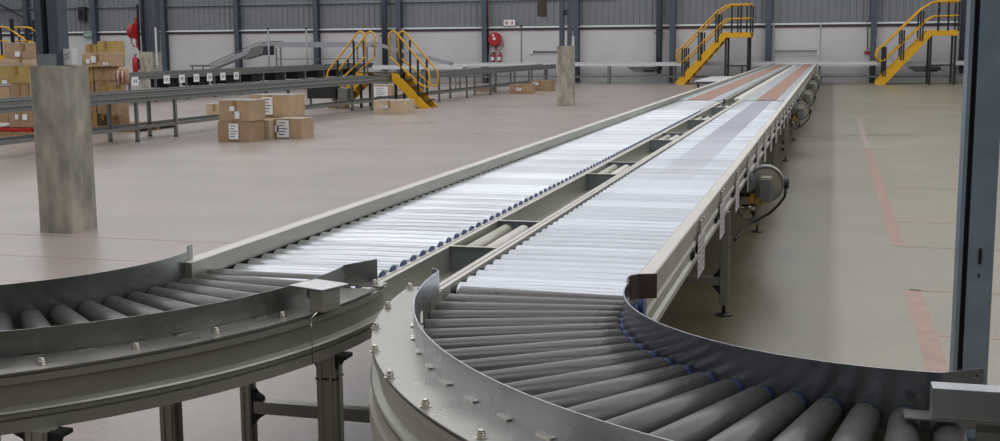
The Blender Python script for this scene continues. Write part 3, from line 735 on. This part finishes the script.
# wide the bridge so the two flights stand either side of the conveyor
t = thing('control_cabinet', (-14.15, 32.6, 0), 'black control cabinet under the grey conveyor by the crossover steps', 'cabinet')
MB().box(-.75, .15, 0, .35, .30, .72).build('housing', M['black'], t); MB().box(.2, .5, .05, .35, .22, .6).build('gearbox', M['rack'], t)
for x in (-.7, .1): MB().box(x-.03, x+.03, .1, .16, 0, .3).build('leg', M['rack'], t)

# ------------------------------------------------------------------ boxes
def box(x0, x1, y0, y1, z0, z1, m, label, rz=0, top='same', labels=(), name='cardboard_box', cat='box', group=None, seam=True):
    cx, cy = (x0+x1)/2, (y0+y1)/2; hx, hy = (x1-x0)/2, (y1-y0)/2; h = z1-z0
    t = thing(name, (cx, cy, z0), label, cat, group, rz)
    b = .012
    mb = MB(); rnd = random.Random(int(abs(cx*97+cy*31+z0*11)*10))
    j = lambda: rnd.uniform(-.008, .002)
    # slightly bulging carton
    ring = []
    for z, k_ in ((0, 0), (h*.5, .004), (h, 0)):
        ring.append([(-hx-k_+j(), -hy-k_+j(), z), (0, -hy-k_*1.5, z), (hx+k_+j(), -hy-k_+j(), z), (hx+k_*1.5, 0, z), (hx+k_+j(), hy+k_, z), (0, hy+k_*1.5, z), (-hx-k_+j(), hy+k_, z), (-hx-k_*1.5, 0, z)])
    vs = sum(ring, []); fs = [tuple(range(8))[::-1], tuple(range(16, 24))]
    for r_ in range(2):
        for i in range(8): fs.append((r_*8+i, r_*8+(i+1) % 8, r_*8+8+(i+1) % 8, r_*8+8+i))
    mb.add(vs, fs).build('carton', M[m], t)
    if top == 'wrap':
        MB().box(-hx+.005, hx-.005, -hy+.005, hy-.005, h+.001, h+.006).build('film_wrap', M['wrap'], t)
    elif seam: MB().box(-hx+.01, hx-.01, -.035, .035, h+.0005, h+.003).build('tape', M['tape'], t)
    if seam: MB().box(-.03, .03, -hy-.022, -hy-.019, h*.5, h).build('tape', M['tape'], t)
    for u, w, v, hh in labels:   # labels on the front face, centre u, v as a share of width / height
        lb = MB().box((u-.5)*2*hx-w/2, (u-.5)*2*hx+w/2, -hy-.026, -hy-.023, v*h-hh/2, v*h+hh/2).build('shipping_label', M['tag'], t)
        if w > .12:
            mm = MB()
            for q in range(5):
                zz = v*h-hh/2+hh*(.15+.17*q); mm.box((u-.5)*2*hx-w*.36, (u-.5)*2*hx+w*(.1+.25*((q*7) % 3)/2), -hy-.0275, -hy-.026, zz, zz+hh*.05)
            mm.build('printing', M['ink'], lb)
    return t
G = 'taped boxes stacked on the open floor'
box(-11.37, -10.70, 20.76, 21.38, 0, .40, 'card2', 'lower box of the film-wrapped pair stacked on the open floor', labels=((.5, .2, .52, .3),), top='same', group=G)
box(-11.34, -10.68, 20.78, 21.40, .405, .80, 'card', 'upper film-wrapped box of the pair stacked on the open floor', top='wrap', labels=((.42, .1, .6, .09), (.58, .1, .3, .14)), group=G)
box(-11.2, -10.66, 21.5, 22.2, 0, .38, 'card3', 'plain box standing on the floor between the stacked pair and the single box', group=G)
box(-11.42, -10.52, 22.3, 22.95, 0, .40, 'card2', 'box on the floor underneath the tall rear box', group=G)
box(-11.45, -10.55, 22.3, 22.95, .405, .84, 'card', 'tall rear box with a large white label, topmost at the back of the floor stack', top='wrap', labels=((.42, .24, .5, .36),), group=G)
box(-10.63, -10.06, 21.72, 22.27, 0, .40, 'card', 'single box at the right of the floor stack with a barcode label', top='wrap', labels=((.3, .26, .5, .34), (.06, .08, .5, .12)), group=G)
box(-15.65, -15.2, 28.0, 28.4, 0, .36, 'card3', 'small box seen under the grey conveyor just left of the floor stack', top='wrap')
box(-11.85, -10.95, 30.15, 30.9, 0, .37, 'card3', 'low film-wrapped box on the floor in front of the yellow crossover steps', top='wrap', labels=((.35, .2, .55, .08),))
box(-11.62, -10.79, 43.5, 44.1, 0, .36, 'card2', 'nearer of two brown boxes on the far floor, left of the middle pillar', labels=((.42, .2, .5, .12),))
box(-11.55, -10.70, 46.4, 47.0, 0, .42, 'card2', 'farther of two brown boxes on the far floor, partly behind its neighbour', labels=((.3, .25, .7, .12),), rz=R(-8))
box(-15.1, -14.35, 38.2, 38.8, 0, .52, 'card', 'box with a white face standing behind the crossover steps', top='wrap', labels=((.5, .5, .5, .4),))
box(-13.6, -12.9, 45.5, 46.0, 0, .22, 'card2', 'flat open box with a white paper under the far end of the grey conveyor', labels=())
# left pallet stack
def pallet(x, y, w, d, label, mname='wood'):
    t = thing('pallet', (x, y, 0), label, 'pallet', 'pallets behind the grey conveyor')
    for i in range(5): MB().box(-w/2+i*w/5+.01, -w/2+(i+1)*w/5-.02, -d/2, d/2, .10, .125).build('deck_board', M[mname], t)
    for i in range(3):
        yy = -d/2+.06+i*(d/2-.06); MB().box(-w/2, w/2, yy-.05, yy+.05, .0, .10).build('bearer', M['wood'], t)
pallet(-15.9, 21.5, 1.7, 1.3, 'wooden pallet under the leftmost box stack')
pallet(-15.6, 23.75, 2.2, 1.7, 'wooden pallet under the box stack right of the foreground pillar')
GL = 'boxes of the leftmost pallet stack'
L = [(-16.75, -16.25, .13, .30, 'redb'), (-16.25, -15.7, .22, .64, 'card2', 'brown box with two white stickers low in the leftmost stack, under the conveyor rail', ((.35, .08, .5, .1), (.7, .12, .5, .12))),
     (-15.68, -15.1, .13, .40, 'card2', 'box at the right of the leftmost stack, on the pallet'), (-15.68, -15.1, .41, .68, 'card', 'box at the right of the leftmost stack, second from the bottom'),
     (-16.75, -16.27, .31, .74, 'card2', 'box at the left edge of the photo, low in the leftmost stack'),
     (-16.75, -16.2, .75, 1.04, 'card', 'small box at the left edge above the conveyor rail'), (-16.18, -15.75, .69, 1.10, 'card2', 'brown box just above the rail in the leftmost stack, left one'),
     (-15.73, -15.25, .69, 1.10, 'card2', 'brown box just above the rail in the leftmost stack, right one by the pillar'),
     (-16.75, -15.35, 1.11, 1.47, 'card4', 'wide yellowish box with a film top in the leftmost stack', ((.3, .12, .1, .07),), 'wrap'),
     (-16.45, -15.4, 1.48, 1.60, 'card3', 'thin flat carton under the top box of the leftmost stack'), (-16.3, -15.38, 1.61, 1.93, 'card', 'top box of the leftmost stack with a shiny sheet on it', ((.35, .12, .3, .1),), 'wrap')]
for a in L:
    if a[4] == 'redb':
        box(a[0], -15.7, 20.95, 21.6, .13, .21, 'red', 'flat red tray on the pallet of the leftmost stack', name='tray', cat='tray', seam=False); continue
    box(a[0], a[1], 21.0+(.05 if a[2] > 1.1 else 0), 21.65, a[2], a[3], a[4], a[5], labels=a[6] if len(a) > 6 else (), top=a[7] if len(a) > 7 else 'same', group=GL)
GR = 'boxes of the pallet stack behind the foreground pillar'
for x0, x1, y, z0, z1, m, lab, lbs in (
    (-15.78, -15.45, 23, .13, .42, 'card4', 'yellowish box at the foot of the second stack, by the pillar', ((.2, .08, .8, .1),)),
    (-15.76, -15.45, 23, .43, .74, 'card2', 'box under the rail directly right of the pillar, second layer', ()),
    (-15.43, -15.08, 23, .13, .38, 'tread', 'dark brown low box under the conveyor rail in the second stack', ()),
    (-15.06, -14.75, 23, .13, .37, 'card2', 'low brown box in the bottom layer of the second stack', ()),
    (-15.42, -14.98, 23, .39, .76, 'card', 'brown box in the second layer behind the rail, middle of the second stack', ()),
    (-14.85, -14.42, 22.6, .38, .74, 'card2', 'tilted brown box at the right end of the second stack, under the rail', ()),
    (-15.8, -15.5, 23, .77, 1.08, 'card2', 'small brown box beside the pillar above the rail', ()),
    (-15.82, -15.5, 23, 1.09, 1.39, 'card4', 'olive box beside the pillar, just under the wide top carton', ()),
    (-15.46, -14.92, 23, .78, 1.10, 'card2', 'big brown box above the rail in the middle of the second stack', ()),
    (-15.48, -14.88, 23, 1.11, 1.41, 'card2', 'big brown box directly beneath the wide top carton', ()),
    (-14.88, -14.58, 22.6, .76, 1.02, 'card4', 'orange-brown box at the right end of the second stack, above the rail', ()),
    (-15.75, -14.74, 22.9, 1.42, 1.70, 'card', 'wide carton with white stickers on top of the second stack', ((.2, .09, .4, .1), (.38, .12, .55, .14), (.72, .05, .2, .07), (.82, .05, .2, .07))),
    (-16.6, -16.2, 24.0, 1.42, 1.90, 'card4', 'yellow-brown box behind the wide carton, next to the white junction box', ()),
    (-16.18, -15.62, 24.0, 1.62, 1.97, 'card4', 'long yellow-brown box lying behind and above the wide carton', ())):
    x0, x1 = -15.8+(x0+15.8)*.77, -15.8+(x1+15.8)*.77-.015
    box(x0, x1, y, y+.42, z0, z1, m, lab, labels=lbs, top='wrap' if 'wide carton with' in lab else 'same', group=GR)
box(-16.09, -15.68, 24.0, 24.42, .13, 1.61, 'card2', 'tall brown box behind the second stack that holds up the long box', group=GR)
box(-16.41, -16.13, 24.0, 24.42, .13, 1.41, 'card2', 'tall brown box behind the second stack on its left side', group=GR)
t = thing('striped_sack', (-14.74, 22.85, 1.025), 'red and white striped sack leaning at the right end of the second stack', 'sack')
m = MB()
n = 14
vs = []; fs = []
for i, (z, r_) in enumerate(((0, .09), (.03, .12), (.18, .13), (.34, .115), (.38, .06))):
    for k_ in range(n): a = 2*PI*k_/n; vs.append((r_*1.1*math.cos(a), r_*.8*math.sin(a), z))
for i in range(4):
    for k_ in range(n): fs.append((i*n+k_, i*n+(k_+1) % n, (i+1)*n+(k_+1) % n, (i+1)*n+k_))
fs += [tuple(range(n))[::-1], tuple(range(4*n, 5*n))]
m.add(vs, fs, True).build('sack_body', M['card'], t)
for q, mn in ((-.1, 'red'), (-.05, 'tag'), (0, 'red'), (.05, 'tag'), (.1, 'red')): MB().tube([(q, -.105, .05), (q*1.1, -.122, .18), (q, -.105, .3)], .011, n=6).build('stripe', M[mn], t)

# white table behind the conveyors
t = thing('low_table', (-5.1, 46.7, 0), 'low white-topped platform on castors behind the left straight conveyor', 'table')
MB().box(0, 1.6, 0, 6.8, .36, .40).build('table_top', M['white'], t)
MB().box(.03, 1.57, .03, 6.77, .28, .36).build('apron', M['steel'], t)
for x in (.12, 1.45):
    for y in (.2, 6.6):
        lg = MB().box(x-.04, x+.04, y-.04, y+.04, .12, .28).build('leg', M['rack_dark'], t)
        MB().cyl((x-.025, y, .065), (x+.025, y, .065), .065, n=14).build('castor', M['black'], lg)

# ------------------------------------------------------------------ wall fittings
t = thing('fire_hose_reel', (-16.03, WY-.02, 2.12), 'red fire hose reel on the back wall beside a pipe', 'hose reel')
MB().cyl((0, -.30, 0), (0, -.06, 0), .33, n=28, bev=.02).build('reel', M['red'], t)
MB().cyl((0, -.33, .02), (0, -.30, .02), .07, n=16).build('hub', M['tag'], t); MB().box(-.1, .0, -.315, -.30, .13, .23).build('sticker', M['tag'], t)
MB().box(-.05, .05, -.06, 0, -.4, .2).build('wall_bracket', M['red'], t)
MB().tube([(.1, -.15, -.32), (.28, -.15, -.3), (.4, -.15, -.1), (.42, -.15, -.35), (.25, -.15, -.55), (.05, -.15, -.5), (.02, -.15, -.33)], .025, n=6).build('hose', M['hose'], t)
MB().tube([(-.37, -.05, 3), (-.37, -.05, -.68), (0, -.05, -.68), (0, -.05, -.4)], .03, n=6).build('supply_pipe', M['redline'], t)
for i, x in enumerate((-16.15, -15.82)):
    t = thing('fire_extinguisher', (x, WY-.12, 1.0), ['red extinguisher with a white label under the wall hose reel, left one', 'red extinguisher with a white label under the wall hose reel, right one'][i], 'fire extinguisher')
    MB().cyl((0, 0, 0), (0, 0, .4), .09, n=14, bev=.03).build('cylinder', M['red'], t); MB().box(-.07, .07, -.1, -.085, .08, .25).build('label_panel', M['tag'], t)
    m = MB(); m.cyl((0, 0, .4), (0, 0, .46), .025, n=8); m.box(-.02, .08, -.015, .015, .46, .49); m.build('valve', M['black'], t)
    MB().tube([(.05, 0, .46), (.13, 0, .4), (.12, -.02, .2)], .012, n=6).build('hose', M['black'], t)
    MB().box(-.13, .13, .09, .11, -.1, .7).build('backing_board', M['white'], t)
t = thing('fire_sign', (-15.31, WY-.11, 2.90), 'white sign with red fire symbols above the hose reel', 'sign')
MB().box(-.29, .29, -.01, .01, -.14, .15).build('panel', M['tag'], t)
MB().tube([(-.14+.07*math.cos(a*PI/8), -.015, .07*math.sin(a*PI/8)) for a in range(16)], .014, n=6, closed=True).build('reel_symbol', M['red'], t)
MB().disc((-.14, -.015, 0), .03, (0, 1, 0), .01).build('reel_symbol', M['red'], t)
m = MB().box(.11, .17, -.02, -.011, -.09, .06); m.box(.125, .155, -.02, -.011, .06, .10); m.build('extinguisher_symbol', M['red'], t)
t = thing('exit_sign', (-38.95, WY-.12, 2.56), 'small green and white exit sign on the back wall at the far left', 'sign')
MB().box(-.32, .32, -.01, .01, -.15, .15).build('panel', M['green'], t)
m = MB()
def letter(u, segs):
    for x0, x1, z0, z1 in segs: m.box(u+x0, u+x1, -.018, -.011, z0, z1)
letter(-.25, ((0, .02, -.07, .07), (.02, .09, .05, .07), (.02, .07, -.01, .01), (.02, .09, -.07, -.05)))
for a, b in (((-.11, -.07), (-.03, .07)), ((-.03, -.07), (-.11, .07))): m.bar((a[0], -.0145, a[1]), (b[0], -.0145, b[1]), .007, .02)
letter(.02, ((0, .02, -.07, .07),)); letter(.09, ((0, .12, .05, .07), (.05, .07, -.07, .05)))
m.build('lettering', M['tag'], t)
t = thing('fire_hose_reel', (-30.72, 48.72, 2.58), 'red fire hose reel seen side-on, fixed to the far left steel column', 'hose reel')
MB().cyl((-.22, 0, 0), (.02, 0, 0), .32, n=26, bev=.02).build('reel', M['hose'], t); MB().cyl((.02, 0, 0), (.06, 0, 0), .36, n=26).build('reel_flange', M['red'], t)
MB().box(.06, .14, -.03, .03, -.75, .6).build('wall_bracket', M['red'], t); MB().tube([(-.1, -.1, -.28), (-.14, -.1, -.5), (.0, -.1, -.68), (.06, -.1, -.7)], .03, n=6).build('hose', M['hose'], t)
MB().box(.15, .22, .0, .1, -.9, 1.2).build('backing_post', M['black'], t)
t = thing('fire_extinguisher', (-30.75, 48.7, .73), 'red extinguisher hung on the far left concrete pillar', 'fire extinguisher')
MB().cyl((0, 0, 0), (0, 0, .68), .13, n=16, bev=.03).build('cylinder', M['red'], t); m = MB(); m.cyl((0, 0, .68), (0, 0, .76), .03, n=8); m.box(-.03, .1, -.02, .02, .76, .8); m.build('valve', M['black'], t)
MB().box(.1, .16, .05, .10, .1, .6).build('bracket', M['black'], t)
# conduits, pipes, switch cord
t = thing('wall_pipe', (-14.2, WY-.06, 1.49), 'grey horizontal pipe on the back wall behind the middle pillar', 'pipe')
MB().tube([(0, 0, 0), (2.2, 0, 0)], .035, n=8).build('pipe_run', M['rack'], t); MB().box(-.1, .06, -.04, .05, -.12, .12).build('valve_box', M['white'], t)
t = thing('wall_conduit', (-14.73, WY-.03, 0), 'thin vertical conduit on the back wall right of the hose reel', 'conduit')
MB().tube([(0, 0, .95), (0, 0, 2.66)], .02, n=6).build('conduit_run', M['rack'], t); MB().box(-.06, .06, -.04, .02, 2.6, 2.78).build('junction', M['rack_dark'], t)
t = thing('door_track', (-2.66, WY-.12, 0), 'pale upright and rail of a door track behind the far end of the conveyors', 'track')
MB().box(-.04, .04, -.04, .04, .0, 2.7).build('upright', M['palegrey'], t); MB().box(2.08, 2.15, -.6, -.54, 0, 2.75).build('upright', M['palegrey'], t); MB().box(.06, 2.08, -.02, .02, 1.42, 1.48).build('horizontal_rail', M['rack'], t)
MB().box(2.0, 2.08, -.62, -.55, 1.3, 1.5).build('catch', M['white'], t)
t = thing('pull_cord', (1.52, WY-.04, 1.35), 'red emergency box hanging on a cord on the back wall, left of the right-hand stairs', 'switch')
MB().tube([(0, 0, .1), (-.02, 0, 1.5)], .018, n=6).build('cord', M['bronze'], t); MB().box(-.12, .12, -.04, .03, -.05, .08).build('switch_box', M['hose'], t)
for x, lab in ((-26.85, 'left one of two, behind the raised conveyor'), (-24.8, 'right one of two, behind the raised conveyor')):
    t = thing('light_pole', (x, 54.4, 0), 'thin white upright pole on the left, ' + lab, 'pole')
    MB().cyl((0, 0, 0), (0, 0, 2.7), .045, n=10).build('shaft', M['palegrey'], t); MB().cyl((0, 0, 2.7), (0, 0, 2.8), .09, n=10).build('cap', M['rack'], t)
t = thing('hanging_lamp', (-12.4, 52, 3.05), 'dark narrow lamp housing hanging in front of the grey cladding', 'lamp')
MB().box(-.12, .12, -.4, .4, 0, .9).build('housing', M['tread'], t); MB().tube([(0, 0, .9), (0, 0, 6)], .02, n=6).build('suspension_rod', M['rack'], t)
t = thing('speaker_box', (-39.2, WY-.2, 3.3), 'small dark box on the cladding above the exit sign', 'box')
MB().box(-.2, .2, -.12, .1, 0, .75).build('housing', M['steel_dark'], t); MB().box(-.14, .14, -.135, -.12, .1, .6).build('grille', M['black'], t)
t = thing('diagonal_brace', (-46, WY-.3, 2.7), 'thin dark diagonal brace across the cladding at the far left', 'brace')
MB().bar((0, 0, 2.4), (4.2, 0, .3), .08, .08).build('brace_bar', M['steel_dark'], t); MB().box(-.15, .15, -.05, .1, 2.3, 2.55).build('end_plate', M['steel_dark'], t)

# ------------------------------------------------------------------ light
w = bpy.data.worlds.new('daylight'); SC.world = w; w.use_nodes = True
nt = w.node_tree; bg = nt.nodes['Background']
bg.inputs[0].default_value = (.93, .97, 1.0, 1); bg.inputs[1].default_value = .5
def area(name, loc, rot, sx, sy, e, col=(1, 1, 1)):
    l = bpy.data.lights.new(name, 'AREA'); l.shape = 'RECTANGLE'; l.size = sx; l.size_y = sy; l.energy = e; l.color = col
    o = bpy.data.objects.new(name, l); COL.objects.link(o); o.location = loc; o.rotation_euler = rot; return o
ceil = structure(MB().box(WX0-.3, WX1+.3, FY-.3, WY+.3, HT, HT+.2).build('ceiling', M['ceiling']))
# translucent roof sheets in strips across the hall
for i in range(9):
    y = 3+6.2*i
    area('skylight', (-13, y, HT-.05), (0, 0, 0), 70, 2.2, 1600, (.96, .98, 1))
area('skylight', (-13, -7, HT-.05), (0, 0, 0), 70, 2.0, 1300, (.96, .98, 1))

# ------------------------------------------------------------------ camera
cam = bpy.data.cameras.new('camera'); co = bpy.data.objects.new('camera', cam); COL.objects.link(co); SC.camera = co
yaw, pit, roll, f = R(15.478), R(8.331), R(-.4425), 1194.
fw = Vector((-math.sin(yaw)*math.cos(pit), math.cos(yaw)*math.cos(pit), -math.sin(pit))); rt = Vector((math.cos(yaw), math.sin(yaw), 0)); up = rt.cross(fw)
r2 = rt*math.cos(roll)+up*math.sin(roll); u2 = -rt*math.sin(roll)+up*math.cos(roll)
co.matrix_world = Matrix((( r2.x, u2.x, -fw.x, 0), (r2.y, u2.y, -fw.y, 0), (r2.z, u2.z, -fw.z, 1.8), (0, 0, 0, 1)))
cam.sensor_width = 36; cam.lens = 36*f/1000; cam.clip_start = .05; cam.clip_end = 300
SC.view_settings.view_transform = 'Standard'; SC.view_settings.look = 'None'; SC.view_settings.gamma = 1
SC.view_settings.use_curve_mapping = False; SC.view_settings.exposure = 0.0
SC.cycles.use_denoising = True
